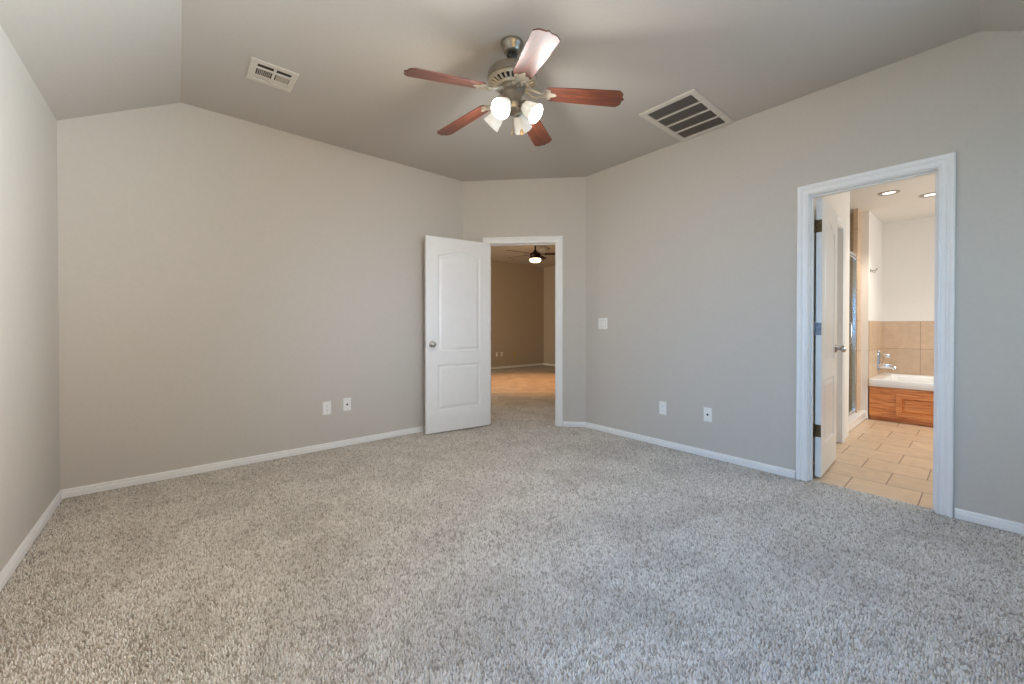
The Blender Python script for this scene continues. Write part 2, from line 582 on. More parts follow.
CW = 0.072                                           # casing width
cNL, cNR, cB, cA, cBL = (XL, YN), (XR, YN), (XR, B2.y), (A2.x, A2.y), (XL, YB)
dpt = lambda s: tuple(A2 + D2 * s)
baseboard('baseboard_right', (XR, Y1 + CW - .005), cB, 'white baseboard along the right wall between the two doorways', nxt=cA)
baseboard('baseboard_right_near', cNR, (XR, Y0 - CW + .005), 'short white baseboard right of the bathroom doorway', prev=cNL)
baseboard('baseboard_diagonal', cB, dpt(S1 + CW - .007), 'very short white baseboard right of the far doorway', prev=(XR, 0))
baseboard('baseboard_diagonal_left', dpt(S0 - CW + .007), cA, 'short white baseboard behind the open white door', nxt=cBL)
baseboard('baseboard_back', cA, cBL, 'white baseboard along the long back wall', prev=cB, nxt=cNL)
baseboard('baseboard_left', cBL, cNL, 'white baseboard along the left wall', prev=cA, nxt=cNR)
baseboard('baseboard_front', cNL, cNR, 'white baseboard of the window wall behind the camera', prev=cBL, nxt=cB)

# ------------------------------------------------------------------ door casings and jambs
CP = [(0.0, 0.0), (0.0, 0.010), (0.004, 0.013), (0.010, 0.013), (0.014, 0.010), (0.030, 0.012), (0.036, 0.016), (0.042, 0.013),
      (0.052, 0.018), (0.061, 0.020), (0.066, 0.018), (0.068, 0.012), (0.068, 0.0)]
def casing(bm, f, s0, s1, zt, side=-1):
    rows = []
    for a, b in CP:
        rows.append([bm.verts.new(f(s, side * b, z)) for s, z in ((s0 - a, 0), (s0 - a, zt + a), (s1 + a, zt + a), (s1 + a, 0))])
    for p, q in zip(rows, rows[1:] + rows[:1]):
        for i in range(3):
            bm.faces.new((p[i], q[i], q[i + 1], p[i + 1]))
    bm.faces.new([r[0] for r in rows])
    bm.faces.new([r[3] for r in rows])

def jamb(bm, f, s0, s1, zt, n0, n1, stop):
    t = 0.014
    box(bm, s0 - t, s0, n0, n1, 0, zt + t, f)
    box(bm, s1, s1 + t, n0, n1, 0, zt + t, f)
    box(bm, s0, s1, n0, n1, zt, zt + t, f)
    a, b = stop
    k = 0.010
    box(bm, s0, s0 + k, a, b, 0, zt, f)
    box(bm, s1 - k, s1, a, b, 0, zt, f)
    box(bm, s0 + k, s1 - k, a, b, zt - k, zt, f)

def doorway(name, f, s0, s1, zt, stop, label):
    bm = BM()
    t = 0.012
    jamb(bm, f, s0 + t, s1 - t, zt - t, -0.001, TW + .001, stop)
    casing(bm, f, s0 + t - .005, s1 - t + .005, zt - t + .005, -1)
    o = struct(name, bm, M['trim'], label, 'door frame')
    bm = BM()
    g = lambda s, n, z: f(s, TW + n, z)
    casing(bm, g, s0 + t - .005, s1 - t + .005, zt - t + .005, 1)
    obj('rear_casing', bm, M['trim'], o)
    return o

doorway('trim_1', diag, S0, S1, ZD, (0.045, 0.075), 'white door frame in the narrow far corner wall')
doorway('trim_2', rightw, Y0, Y1, ZD, (0.035, 0.065), 'white moulded door frame of the bathroom doorway')

# ------------------------------------------------------------------ door leaves
def offset_loop(pts, d):
    n = len(pts)
    out = []
    for i in range(n):
        p, a, b = Vector(pts[i]), Vector(pts[i - 1]), Vector(pts[(i + 1) % n])
        e0, e1 = (p - a).normalized(), (b - p).normalized()
        n0, n1 = Vector((-e0.y, e0.x)), Vector((-e1.y, e1.x))
        m = (n0 + n1).normalized()
        out.append(tuple(p + m * d / max(0.35, m.dot(n0))))
    return out

def panel_outlines(w, h):
    st = 0.128 * (w / 0.75) ** 0.6
    x0, x1 = st, w - st
    low = [(x0, .225), (x1, .225), (x1, .70), (x0, .70)]
    za, amp = h - .185, .055
    top = [(x0, .835), (x1, .835), (x1, za)]
    for i in range(1, 20):
        u = i / 20
        top.append((x1 + (x0 - x1) * u, za + amp * (0.5 - 0.5 * math.cos(2 * PI * u))))
    top.append((x0, za))
    return [low, top]

PROF = [(0.0, 0.0), (0.005, 0.0060), (0.012, 0.0090), (0.022, 0.0090), (0.032, 0.0055), (0.046, 0.0015)]
def leaf_bm(w, h, t):
    bm = BM()
    outer = [(0, 0), (w, 0), (w, h), (0, h)]
    rims = []
    for y, sg in ((0.0, 1), (t, -1)):
        edges = []
        ov = [bm.verts.new((x, y, z)) for x, z in outer]
        edges += [bm.edges.new((ov[i], ov[(i + 1) % 4])) for i in range(4)]
        for pl in panel_outlines(w, h):
            prev = None
            for k, (d, dep) in enumerate(PROF):
                vs = [bm.verts.new((x, y + sg * dep, z)) for x, z in offset_loop(pl, d)]
                n = len(vs)
                if k == 0:
                    edges += [bm.edges.new((vs[i], vs[(i + 1) % n])) for i in range(n)]
                else:
                    for i in range(n):
                        j = (i + 1) % n
                        bm.faces.new((prev[i], prev[j], vs[j], vs[i]))
                prev = vs
            bm.faces.new(prev)
        bmesh.ops.triangle_fill(bm, edges=edges, use_beauty=True, use_dissolve=False)
        rims.append(ov)
    a, b = rims
    for i in range(4):
        j = (i + 1) % 4
        bm.faces.new((a[i], a[j], b[j], b[i]))
    return bm

def knob_bm(bm, base, d):
    prof = [(0.0, 0.0), (0.031, 0.0), (0.032, 0.004), (0.027, 0.009), (0.012, 0.012), (0.010, 0.026), (0.016, 0.032), (0.026, 0.040),
            (0.0285, 0.050), (0.026, 0.060), (0.017, 0.066), (0.0, 0.068)]
    return lathe(bm, prof, 28, aim(base, d))

def hinge(parent, x, z, t, y_face, mat):
    bm = BM()
    lathe(bm, [(0, -.046), (.0065, -.046), (.0065, .046), (0, .046)], 14, Matrix.Translation((x, y_face, z)))
    lathe(bm, [(0, .046), (.004, .046), (.005, .052), (0, .055)], 12, Matrix.Translation((x, y_face, z)))
    box(bm, x - .0012, x + .0012, min(y_face, t * .5), max(y_face, t * .92 if y_face < t / 2 else t * .5), z - .045, z + .045)
    return obj('hinge', bm, mat, parent)

DT = 0.035
# entry door: hinged at the left jamb, swung back almost flat against the back wall
hp = diag(S0 + .014, -0.024, 0)
ang = math.atan2(3.682 - hp.y, 1.922 - hp.x)
d1 = empty('door_1', (hp.x, hp.y, 0.012), ang, 'white two-panel arched door standing open against the back wall', 'door', kind='structure')
W1 = 0.750
obj('leaf', leaf_bm(W1, 2.024, DT), M['door'], d1)
bm = BM()
knob_bm(bm, (W1 - .062, DT, .915), (0, 1, 0))
obj('door_knob', bm, M['nickel'], d1, smooth=True)
bm = BM()
knob_bm(bm, (W1 - .062, 0, .915), (0, -1, 0))
obj('door_knob', bm, M['nickel'], d1, smooth=True)
bm = BM()
box(bm, W1 - .0005, W1 + .0015, DT * .5 - .0125, DT * .5 + .0125, .885, .945)
box(bm, W1, W1 + .009, DT * .5 - .006, DT * .5 + .006, .905, .925)
obj('latch_plate', bm, M['nickel'], d1)
for z in (.18, 1.0, 1.83):
    hinge(d1, -.004, z, DT, -.004, M['nickel'])

# bathroom door: hinged at the far jamb, swung into the bathroom
d2 = empty('door_2', (3.562, 0.788, 0.012), math.radians(2.5), 'white bathroom door swung open inside the right doorway', 'door', kind='structure')
W2 = 0.606
bm = leaf_bm(W2, 2.024, DT)
bmesh.ops.translate(bm, verts=bm.verts, vec=(0, -DT, 0))
obj('leaf', bm, M['door'], d2)
for sgn, y in ((-1, -DT), (1, 0)):
    bm = BM()
    knob_bm(bm, (W2 - .062, y, .915), (0, sgn, 0))
    obj('door_knob', bm, M['nickel'], d2, smooth=True)
for z, mt in ((.335, 'oldbrass'), (1.078, 'steel'), (1.825, 'oldbrass')):
    bm = BM()
    lathe(bm, [(0, -.048), (.0065, -.048), (.0065, .048), (0, .052)], 14, Matrix.Translation((-.004, .006, z)))
    box(bm, -.0022, .0, -.0335, .002, z - .045, z + .045)
    box(bm, -.060, -.006, .0075, .0092, z - .045, z + .045)
    for q in (-.03, 0, .03):
        lathe(bm, [(0, .0), (.004, .0), (.003, .001), (0, .0012)], 10, aim((-.0022, -.018 + .006 * (1 if q else -1), z + q), (-1, 0, 0)))
    obj('hinge', bm, M[mt], d2)

# ------------------------------------------------------------------ windows behind the camera
def window(name, f, a0, a1, z0, z1, label):
    bm = BM()
    t = 0.045
    for q in ((a0, a0 + t, z0, z1), (a1 - t, a1, z0, z1), (a0 + t, a1 - t, z0, z0 + t), (a0 + t, a1 - t, z1 - t, z1)):
        box(bm, q[0], q[1], .06, .10, q[2], q[3], f)
    zm = (z0 + z1) / 2
    box(bm, a0 + t, a1 - t, .06, .10, zm - .02, zm + .02, f)
    o = struct(name, bm, M['trim'], label, 'window')
    bm = BM()
    box(bm, a0 + t, a1 - t, .078, .082, z0 + t, zm - .02, f)
    box(bm, a0 + t, a1 - t, .078, .082, zm + .02, z1 - t, f)
    obj('pane', bm, M['glass'], o)
    bm = BM()
    box(bm, a0 - .05, a1 + .05, -.03, .06, z0 - .03, z0, f)
    obj('window_sill', bm, M['trim'], o)
for nm, q, side in (('window_1', WIN[0], 'left'), ('window_4', WIN[1], 'right')):  # the left one is assumed, put in to light the left side
    window(nm, lambda a, n, z: Vector((a, YN - n, z)), q[0], q[1], WZ0, WZ1, 'unseen white sash window behind the camera, nearer the ' + side + ' wall')
window('window_2', lambda a, n, z: Vector((XL - n, a, z)), WY0, WY1, WZ0, WZT, 'white sash window in the left wall beside the camera')

# ------------------------------------------------------------------ bedroom ceiling fan
FX, FY = 1.497, 1.779
fan = empty('ceiling_fan', (FX, FY, HC), 0, 'five-blade ceiling fan with cherry wood blades and a lit cluster of lamps', 'ceiling fan')
TILT = Matrix.Translation((0, 0, -.07)) @ Vector((-.043, -.036, 1)).to_track_quat('Z', 'Y').to_matrix().to_4x4() @ Matrix.Translation((0, 0, .07))
# keep heading: remove the twist of to_track_quat
zx = Vector((-.043, -.036, 1)).normalized()
TILT = Matrix.Translation((0, 0, -.07)) @ Vector((0, 0, 1)).rotation_difference(zx).to_matrix().to_4x4() @ Matrix.Translation((0, 0, .07))
bm = lathe(BM(), [(0, 0), (.066, 0), (.067, -.010), (.062, -.020), (.055, -.030), (.050, -.046), (.042, -.056), (.028, -.062), (.014, -.063)], 40)
obj('canopy', bm, M['pewter'], fan, smooth=True)
bm = lathe(BM(), [(0, -.058), (.026, -.060), (.032, -.072), (.030, -.086), (.018, -.098), (.016, -.136), (0, -.136)], 28)
place(obj('downrod', bm, M['black'], fan, smooth=True), TILT)
bm = lathe(BM(), [(0, -.132), (.040, -.134), (.078, -.140), (.118, -.152), (.136, -.166), (.142, -.178), (.142, -.196), (.146, -.200), (.146, -.210), (.140, -.216), (.128, -.218), (0, -.219)], 56)
place(obj('motor_housing', bm, M['pewter'], fan, smooth=True), TILT)
bm = lathe(BM(), [(.124, -.2185), (.080, -.236), (.05, -.24), (0, -.24)], 40)
place(obj('vent_core', bm, M['black'], fan, smooth=True), TILT)
bm = BM()
lathe(bm, [(.140, -.213), (.143, -.220), (.130, -.230), (.120, -.224), (.140, -.213)], 56)
lathe(bm, [(.090, -.238), (.086, -.250), (.066, -.254), (.062, -.244), (.082, -.234), (.090, -.238)], 48)
for i in range(24):
    a = 2 * PI * i / 24
    tube(bm, [(q * math.cos(a), q * math.sin(a), z) for q, z in ((.128, -.222), (.108, -.232), (.084, -.242))], .0066, 8)
place(obj('vent_ring', bm, M['ringmetal'], fan, smooth=True), TILT)
bm = lathe(BM(), [(0, -.238), (.074, -.246), (.078, -.262), (.076, -.276), (.064, -.284), (.057, -.290), (.055, -.345), (.060, -.352), (.058, -.376), (.046, -.392), (.022, -.400), (.010, -.410), (0, -.412)], 40)
place(obj('switch_housing', bm, M['pewter'], fan, smooth=True), TILT)

RT = 0.644
def blade_mesh(mat):
    bm = BM()
    half = [(.186, 0), (.189, .018), (.198, .028), (.198, .044), (.208, .053), (.40, .061), (RT - .034, .0665), (RT - .020, .054), (RT - .008, .040), (RT - .008, .014)]
    pts = half + [(RT + .004, 0)] + [(x, -y) for x, y in half[:0:-1]]
    prism(bm, pts, lambda x, y: (x, y, -.003), lambda x, y: (x, y, .003))
    return bm
def iron_mesh():
    bm = BM()
    pts = [(.172, -.010), (.186, -.036), (.204, -.044), (.222, -.036), (.224, -.016), (.246, -.012), (.258, 0), (.246, .012), (.224, .016), (.222, .036), (.204, .044), (.186, .036), (.172, .010)]
    prism(bm, pts, lambda x, y: (x, y, -.0075), lambda x, y: (x, y, -.0032))
    for s in (-1, 1):
        tube(bm, [(.064, s * .008, .010), (.090, s * .014, .006), (.116, s * .026, -.004), (.142, s * .024, -.012), (.166, s * .010, -.010), (.192, s * .022, -.0065)], [.008, .0075, .007, .0065, .006, .005], 8)
    for px, py in ((.204, -.03), (.204, .03), (.240, 0)):
        lathe(bm, [(0, -.0105), (.004, -.0098), (.0055, -.0075)], 10, Matrix.Translation((px, py, 0)))
    return bm
ZB = 2.462 - HC
DROOP = Matrix.Translation((.19, 0, 0)) @ Matrix.Rotation(math.radians(6.4), 4, 'Y') @ Matrix.Translation((-.19, 0, 0))
protoB = protoI = None
for k in range(5):
    a = math.radians(316.15 + 72 * k)
    mt = TILT @ Matrix.Translation((0, 0, ZB)) @ Matrix.Rotation(a, 4, 'Z') @ DROOP
    pit = Matrix.Rotation(math.radians(-11), 4, 'X')
    if k == 0:
        protoB = obj('blade', blade_mesh(None), M['blade'], fan, bevel=.0015)
        place(protoB, mt @ pit)
        protoI = obj('blade_iron', iron_mesh(), M['ringmetal'], protoB, smooth=True)
    else:
        dup(protoB, fan, mt @ pit)

BULB = (1.0, 0.98, 0.95)
protoS = None
for k in range(4):
    a = math.radians(-50 + 333 + 90 * k)
    # a is in the picture's frame; the camera's right is 40 degrees clockwise of +x
    a = math.radians(333 - 40 + 90 * k)
    rz = Matrix.Rotation(a, 4, 'Z')
    base = Vector((.064, 0, -.362))
    ax = Vector((.766, 0, -.643))
    loc = TILT @ rz @ aim(base, ax)
    if k == 0:
        bm = BM()
        tube(bm, [(0, 0, -.030), (0, 0, -.012), (0, 0, .006)], [.010, .012, .021], 16)
        lathe(bm, [(.021, .0), (.028, .004), (.029, .020), (.026, .022), (.021, .006)], 24)
        arm = obj('lamp_arm', bm, M['pewter'], fan, smooth=True)
        sh = obj('lamp_shade', lathe(BM(), [(.0265, .016), (.031, .024), (.039, .042), (.044, .062), (.048, .086), (.056, .112), (.0545, .112), (.0465, .086), (.0425, .062), (.0375, .042), (.029, .024), (.0250, .016)], 36), M['frost'], fan, smooth=True)
        bl = obj('bulb', lathe(BM(), [(0, .022), (.012, .022), (.013, .034), (.020, .052), (.024, .068), (.022, .082), (.013, .092), (0, .095)], 24), M['bulb'], sh, smooth=True)
        place(arm, loc)
        place(sh, loc)
        protoS = (arm, sh)
    else:
        for q in protoS:
            dup(q, fan, loc)
    ld = bpy.data.lights.new('bulb_light', 'POINT')
    ld.energy = 10.2
    ld.color = BULB
    ld.shadow_soft_size = 0.035
    lo_ = link(bpy.data.objects.new('bulb_light', ld), fan)
    lo_.matrix_local = TILT @ rz @ Matrix.Translation(base + ax * 0.112)

def chain(x, y, z0, z1, fob):
    bm = BM()
    n = int((z0 - z1) / .006)
    for i in range(n):
        z = z0 - (i + .5) * .006
        lathe(bm, [(0, .0026), (.0018, .0018), (.0018, -.0018), (0, -.0026)], 6, Matrix.Translation((x, y, z)))
    tube(bm, [(x, y, z0), (x, y, z1)], .0008, 5)
    c = obj('pull_chain', bm, M['brass'], fan)
    if fob == 'cone':
        obj('pull_fob', lathe(BM(), [(0, 0), (.003, 0), (.004, -.010), (.009, -.030), (.0095, -.038), (.005, -.043), (0, -.044)], 16, Matrix.Translation((x, y, z1))), M['brass'], c, smooth=True)
    else:
        obj('pull_fob', lathe(BM(), [(0, 0), (.006, -.003), (.011, -.014), (.012, -.024), (.009, -.036), (0, -.042)], 18, Matrix.Translation((x, y, z1))), M['tanplastic'], c, smooth=True)
ch = Vector((.766, -.643, 0))                        # the picture's right
fw = Vector((.643, .766, 0))
p = TILT @ Vector((0, 0, -.39)) + ch * -.0 + fw * .03
chain(p.x, p.y, -.385, -.468, 'cone')
p = TILT @ Vector((0, 0, -.39)) + ch * .055 + fw * .035
chain(p.x, p.y, -.372, -.470, 'oval')

# ------------------------------------------------------------------ ceiling registers
# small supply register on the flat ceiling
vr = empty('air_register', (.349, 2.890, HC), 0, 'small white slotted supply vent on the ceiling above the left of the room', 'air vent')
U, V = .262, .258
bm = BM()
us = [(0.0, .15), (.49, .55), (.87, 1.0)]
vs = [(0, .15), (.30, .37), (.67, .74), (.87, 1.0)]
for a, b in us:
    box(bm, a * U, b * U, 0, V, -.006, 0)
for a, b in vs:
    for c, d in ((.15, .49), (.55, .87)):
        box(bm, c * U, d * U, a * V, b * V, -.006, 0)
obj('vent_frame', bm, M['vent'], vr, bevel=.0015)
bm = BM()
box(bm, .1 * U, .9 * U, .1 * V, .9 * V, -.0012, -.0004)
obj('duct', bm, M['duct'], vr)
bm = BM()
for c, d in ((.15, .49), (.55, .87)):
    for i in range(1, 9):
        x = (c + (d - c) * i / 9) * U
        tl = .0035 if c < .3 else .0065
        bq = [bm.verts.new(v) for v in ((x - .0015, .37 * V, -.0015), (x - .0015, .67 * V, -.0015), (x - .0015 + tl, .67 * V, -.006), (x - .0015 + tl, .37 * V, -.006))]
        bm.faces.new(bq)
    bq = [bm.verts.new(v) for v in ((c * U, .74 * V, -.0055), (d * U, .74 * V, -.0055), (d * U, .86 * V, -.0018), (c * U, .86 * V, -.0018))]
    bm.faces.new(bq)
louv = obj('louvers', bm, M['vent'], vr)
sd = louv.modifiers.new('thick', 'SOLIDIFY')
sd.thickness = .0008

# large return grille next to the right wall
rg = empty('return_grille', (2.742, 1.298, HC), 0, 'large white return air grille on the ceiling beside the right wall', 'air vent')
U, V = .684, .436
bm = BM()
m = .045
nb, bar = 4, .020
cw = (U - 2 * m - (nb - 1) * bar) / nb
for x0, x1 in ((0, m), (U - m, U)):
    box(bm, x0, x1, 0, V, -.010, 0)
for y0, y1 in ((0, m), (V - m, V)):
    box(bm, m, U - m, y0, y1, -.010, 0)
obj('grille_frame', bm, M['vent'], rg, bevel=.003)
for i in range(nb - 1):
    bm = BM()
    x = m + cw * (i + 1) + bar * i
    box(bm, x, x + bar, m, V - m, -.009, -.001)
    obj('grille_bar', bm, M['vent'], rg)
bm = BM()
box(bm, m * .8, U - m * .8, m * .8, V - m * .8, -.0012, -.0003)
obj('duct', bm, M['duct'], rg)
for i in range(nb):
    bm = BM()
    x = m + (cw + bar) * i
    nf = 22
    for j in range(1, nf):
        y = m + (V - 2 * m) * j / nf
        q = [bm.verts.new(v) for v in ((x, y - .002, -.002), (x + cw, y - .002, -.002), (x + cw, y + .0045, -.0085), (x, y + .0045, -.0085))]
        bm.faces.new(q)
    f = obj('louvers', bm, M['filt'], rg)
    sd = f.modifiers.new('thick', 'SOLIDIFY')
    sd.thickness = .001

# ------------------------------------------------------------------ wall plates
def wall_matrix(pos, n):
    """Local x along the wall, z up, y out of the wall."""
    n = Vector(n).normalized()
    x = n.cross(Vector((0, 0, 1))).normalized()
    return Matrix((( x.x, n.x, 0, pos[0]), (x.y, n.y, 0, pos[1]), (x.z, n.z, 1, pos[2]), (0, 0, 0, 1)))

def plate(name, pos, n, label, cat, group, kind, mat='plastic'):
    r = empty(name, (0, 0, 0), 0, label, cat, group)
    r.matrix_local = wall_matrix(pos, n)
    w = .058 if kind != 'switch' else .104
    hh = .059
    bm = BM()
    prism(bm, [(-w / 2 - .006, -hh), (w / 2 + .006, -hh), (w / 2 + .006, hh), (-w / 2 - .006, hh)], lambda x, z: (x, 0, z), lambda x, z: (x * .94, .006, z * .96))
    obj('cover_plate', bm, M[mat], r)
    if kind == 'outlet':
        for s in (-1, 1):
            bm = BM()
            zc = s * .020
            pts = [(.017 * math.cos(t), zc + max(-.0135, min(.0135, .017 * math.sin(t)))) for t in [2 * PI * i / 24 for i in range(24)]]
            prism(bm, pts, lambda x, z: (x, .0055, z), lambda x, z: (x, .0085, z))
            rc = obj('receptacle', bm, M[mat], r)
            bm = BM()
            for x0 in (-.0068, .0052):
                box(bm, x0, x0 + .0016, .0083, .0088, zc - .002, zc + .0065)
            lathe(bm, [(0, 0), (.0024, 0), (.0024, .0005), (0, .0005)], 10, aim((0, .0083, zc - .0075), (0, 1, 0)))
            obj('slots', bm, M['slot'], rc)
    elif kind == 'switch':
        for s in (-1, 1):
            bm = BM()
            x = s * .023
            box(bm, x - .0165, x + .0165, .0055, .0075, -.034, .034)
            rk = obj('rocker', bm, M['vent'], r)
            bm = BM()
            prism(bm, [(.0076, -.030), (.0125, -.030), (.0076, .030)], lambda y, z: (x - .0145, y, z), lambda y, z: (x + .0145, y, z))
            obj('paddle', bm, M['plastic'], rk)
    elif kind == 'coax':
        bm = lathe(BM(), [(0, .006), (.0085, .006), (.0085, .009), (.005, .009), (.005, .017), (.0, .017)], 16, aim((0, 0, 0), (0, 1, 0)))
        obj('cable_jack', bm, M['slot'], r, smooth=True)
        for z in (-.042, .042):
            bm = lathe(BM(), [(0, .006), (.0032, .006), (.0028, .0072), (0, .0075)], 10, aim((0, 0, z), (0, 1, 0)))
            obj('screw', bm, M['nickel'], r)
    return r

plate('wall_outlet', (1.023, YB, .372), (0, -1, 0), 'white outlet on the back wall, left of the pair left of the open door', 'outlet', 'white wall plates', 'outlet')
plate('cable_jack_plate', (1.199, YB, .383), (0, -1, 0), 'white cable jack plate on the back wall, nearer the open door of the pair', 'cable plate', 'white wall plates', 'coax')
plate('wall_outlet', (XR, 1.910, .352), (-1, 0, 0), 'white outlet low on the right wall, nearer the far doorway', 'outlet', 'white wall plates', 'outlet')
plate('cable_jack_plate', (XR, 1.502, .360), (-1, 0, 0), 'white cable jack plate low on the right wall, nearer the bathroom doorway', 'cable plate', 'white wall plates', 'coax')
plate('light_switch', (XR, 2.592, 1.141), (-1, 0, 0), 'white double light switch on the right wall beside the far corner', 'light switch', None, 'switch')

# ------------------------------------------------------------------ room beyond the far doorway
HH = 2.84
bm = box(BM(), 1.4, 8.33, 8.25, 8.36, 0, HH)
struct('wall_hall_back', bm, M['hallwall'], 'tan far wall of the room seen through the far doorway', 'wall')
bm = box(BM(), 8.14, 8.33, 2.3, 8.25, 0, HH)
struct('wall_hall_right', bm, M['hallwall'], 'tan side wall at the right of the room seen through the far doorway', 'wall')
bm = box(BM(), 1.4, 1.5, YB + TW, 8.25, 0, HH)
struct('wall_hall_left', bm, M['hallwall'], 'tan side wall hidden left of the far doorway', 'wall')
bm = box(BM(), XR + TW, 8.14, 2.2, 2.3, 0, HH)
struct('wall_hall_front', bm, M['hallwall'], 'tan wall between the far room and the bathroom', 'wall')
bm = BM()
prism(bm, [(A2.x + .1, YB + TW), (1.4, YB + TW), (1.4, 8.36), (8.33, 8.36), (8.33, 2.2), (XR + TW, 2.2), (XR + TW, 2.87)], lambda x, y: (x, y, HH), lambda x, y: (x, y, HH + .08))
struct('ceiling_hall', bm, M['ceil'], 'ceiling of the room seen through the far doorway', 'ceiling')
baseboard('baseboard_hall_back', (8.14, 8.25), (1.5, 8.25), 'white baseboard along the tan far wall beyond the doorway', prev=(8.14, 3))
baseboard('baseboard_hall_right', (8.14, 2.3), (8.14, 8.25), 'white baseboard along the tan side wall beyond the doorway', nxt=(1.5, 8.25))
plate('wall_outlet', (6.42, 8.25, .385), (0, -1, 0), 'white outlet on the tan far wall beyond the doorway, left of its pair', 'outlet', 'white wall plates beyond the doorway', 'outlet')
plate('cable_jack_plate', (6.58, 8.25, .385), (0, -1, 0), 'white cable plate on the tan far wall beyond the doorway, right of its pair', 'cable plate', 'white wall plates beyond the doorway', 'coax')
plate('wall_outlet', (7.03, 8.25, .360), (0, -1, 0), 'tan outlet standing apart on the tan far wall beyond the doorway', 'outlet', None, 'outlet', 'tanplastic')

HFX, HFY = 5.51, 5.82
hf = empty('ceiling_fan', (HFX, HFY, HH), 0, 'dark ceiling fan with a glowing drum lamp in the room beyond the far doorway', 'ceiling fan')
obj('canopy', lathe(BM(), [(0, 0), (.07, 0), (.07, -.02), (.05, -.04), (.02, -.05), (0, -.05)], 28), M['bronze'], hf, smooth=True)
obj('downrod', lathe(BM(), [(0, -.03), (.016, -.03), (.016, -.17), (.03, -.195), (.05, -.225), (.0, -.225)], 20), M['bronze'], hf, smooth=True)
DZ = -.075
def low(prof): return [(q, z + DZ) for q, z in prof]
obj('motor_housing', lathe(BM(), low([(0, -.12), (.035, -.125), (.05, -.150), (.10, -.175), (.11, -.19), (.11, -.225), (.10, -.25), (.0, -.25)]), 36), M['bronze'], hf, smooth=True)
obj('lamp_fitter', lathe(BM(), low([(0, -.245), (.112, -.245), (.114, -.285), (.0, -.287)]), 36), M['bronze'], hf, smooth=True)
obj('lamp_drum', lathe(BM(), low([(.104, -.284), (.112, -.290), (.112, -.325), (.092, -.346), (.05, -.356), (0, -.358)]), 36), M['hallglow'], hf, smooth=True)
first = None
for k in range(5):
    a = math.radians(-42 + 72 * k)
    mt = Matrix.Translation((0, 0, -.262)) @ Matrix.Rotation(a, 4, 'Z') @ Matrix.Rotation(math.radians(-12), 4, 'X')
    if not first:
        bm = BM()
        prism(bm, [(.19, -.045), (.22, -.055), (.62, -.068), (.66, -.055), (.66, .055), (.62, .068), (.22, .055), (.19, .045)], lambda x, y: (x, y, -.003), lambda x, y: (x, y, .003))
        first = obj('blade', bm, M['darkblade'], hf)
        place(first, mt)
        bm = BM()
        prism(bm, [(.10, -.018), (.18, -.022), (.25, -.04), (.27, 0), (.25, .04), (.18, .022), (.10, .018)], lambda x, y: (x, y, -.008), lambda x, y: (x, y, -.003))
        obj('blade_iron', bm, M['bronze'], first)
    else:
        dup(first, hf, mt)
# the drum throws most of its light straight down on the carpet, a little sideways
for nm, kind, e_, c_ in (('hall_bulb', 'SPOT', 130, (1.0, 0.42, 0.13)), ('hall_glow', 'POINT', 7, (1.0, 0.68, 0.38))):
    ld = bpy.data.lights.new(nm, kind)
    ld.energy = e_
    ld.color = c_
    ld.shadow_soft_size = 0.10
    if kind == 'SPOT':
        ld.spot_size = math.radians(82)
        ld.spot_blend = 0.5
    lo_ = link(bpy.data.objects.new(nm, ld), hf)
    lo_.location = (0, 0, -.63)

# ------------------------------------------------------------------ bathroom beyond the right doorway
BX, BC = 7.30, 2.50
YT = 0.889                                           # side wall of the bath alcove
XT = 6.34                                            # front of the bath
bm = box(BM(), BX, BX + .1, -1.7, 2.3, 0, BC)
struct('wall_bath_back', bm, M['bathwall'], 'white wall above the tiles behind the bathtub', 'wall')
bm = BM()
g = lambda x, y, z: (x, y, z)
box(bm, XR + TW, 4.22, .87, .97, 0, BC)
box(bm, 4.84, 5.17, .87, .97, 0, BC)
box(bm, 4.22, 4.84, .87, .97, 2.05, BC)
struct('wall_bath_side', bm, M['bathwall'], 'white bathroom wall behind the open bathroom door', 'wall')
bm = box(BM(), 5.07, 5.17, .97, 2.2, 0, BC)
struct('wall_shower_left', bm, M['bathwall'], 'white wall at the near side of the shower', 'wall')
bm = box(BM(), XT, BX, YT, .978, 0, BC)
struct('wall_tub_side', bm, M['bathwall'], 'white stub wall between the shower and the bathtub', 'wall')
bm = box(BM(), XT, XT + .1, .978, 2.2, 0, BC)
struct('wall_shower_end', bm, M['walltile'], 'tan tiled end wall inside the shower', 'wall')
bm = box(BM(), 6.11, XT, .955, .995, .095, BC)
struct('wall_shower_return', bm, M['sidetile'], 'narrow tan tiled return between the glass shower and the white stub wall', 'wall')
bm = BM()
box(bm, 4.9, 6.5, -1.7, -1.6, 0, .95)
box(bm, 4.9, 6.5, -1.7, -1.6, 2.15, BC)
box(bm, XR + TW, 5.2, -1.7, -1.6, 0, BC)
box(bm, 6.3, BX, -1.7, -1.6, 0, BC)
struct('wall_bath_front', bm, M['bathwall'], 'white window wall of the bathroom, out of sight', 'wall')
bm = box(BM(), XR + TW, XR + TW + .01, -1.6, -.0, 0, BC)
struct('wall_bath_near', bm, M['bathwall'], 'white bathroom face of the bedroom wall', 'wall')
bm = box(BM(), XR + TW, BX, 2.16, 2.2, 0, BC)
struct('wall_bath_rear', bm, M['bathwall'], 'white rear wall of the shower and closet', 'wall')
bm = box(BM(), XR + TW, BX + .1, -1.7, 2.2, BC, BC + .08)
struct('ceiling_bath', bm, M['bathwall'], 'white bathroom ceiling with recessed lights', 'ceiling')
window('window_3', lambda a, n, z: Vector((a, -1.6 - n, z)), 5.2, 6.3, .95, 2.15, 'white sash window of the bathroom, out of sight')
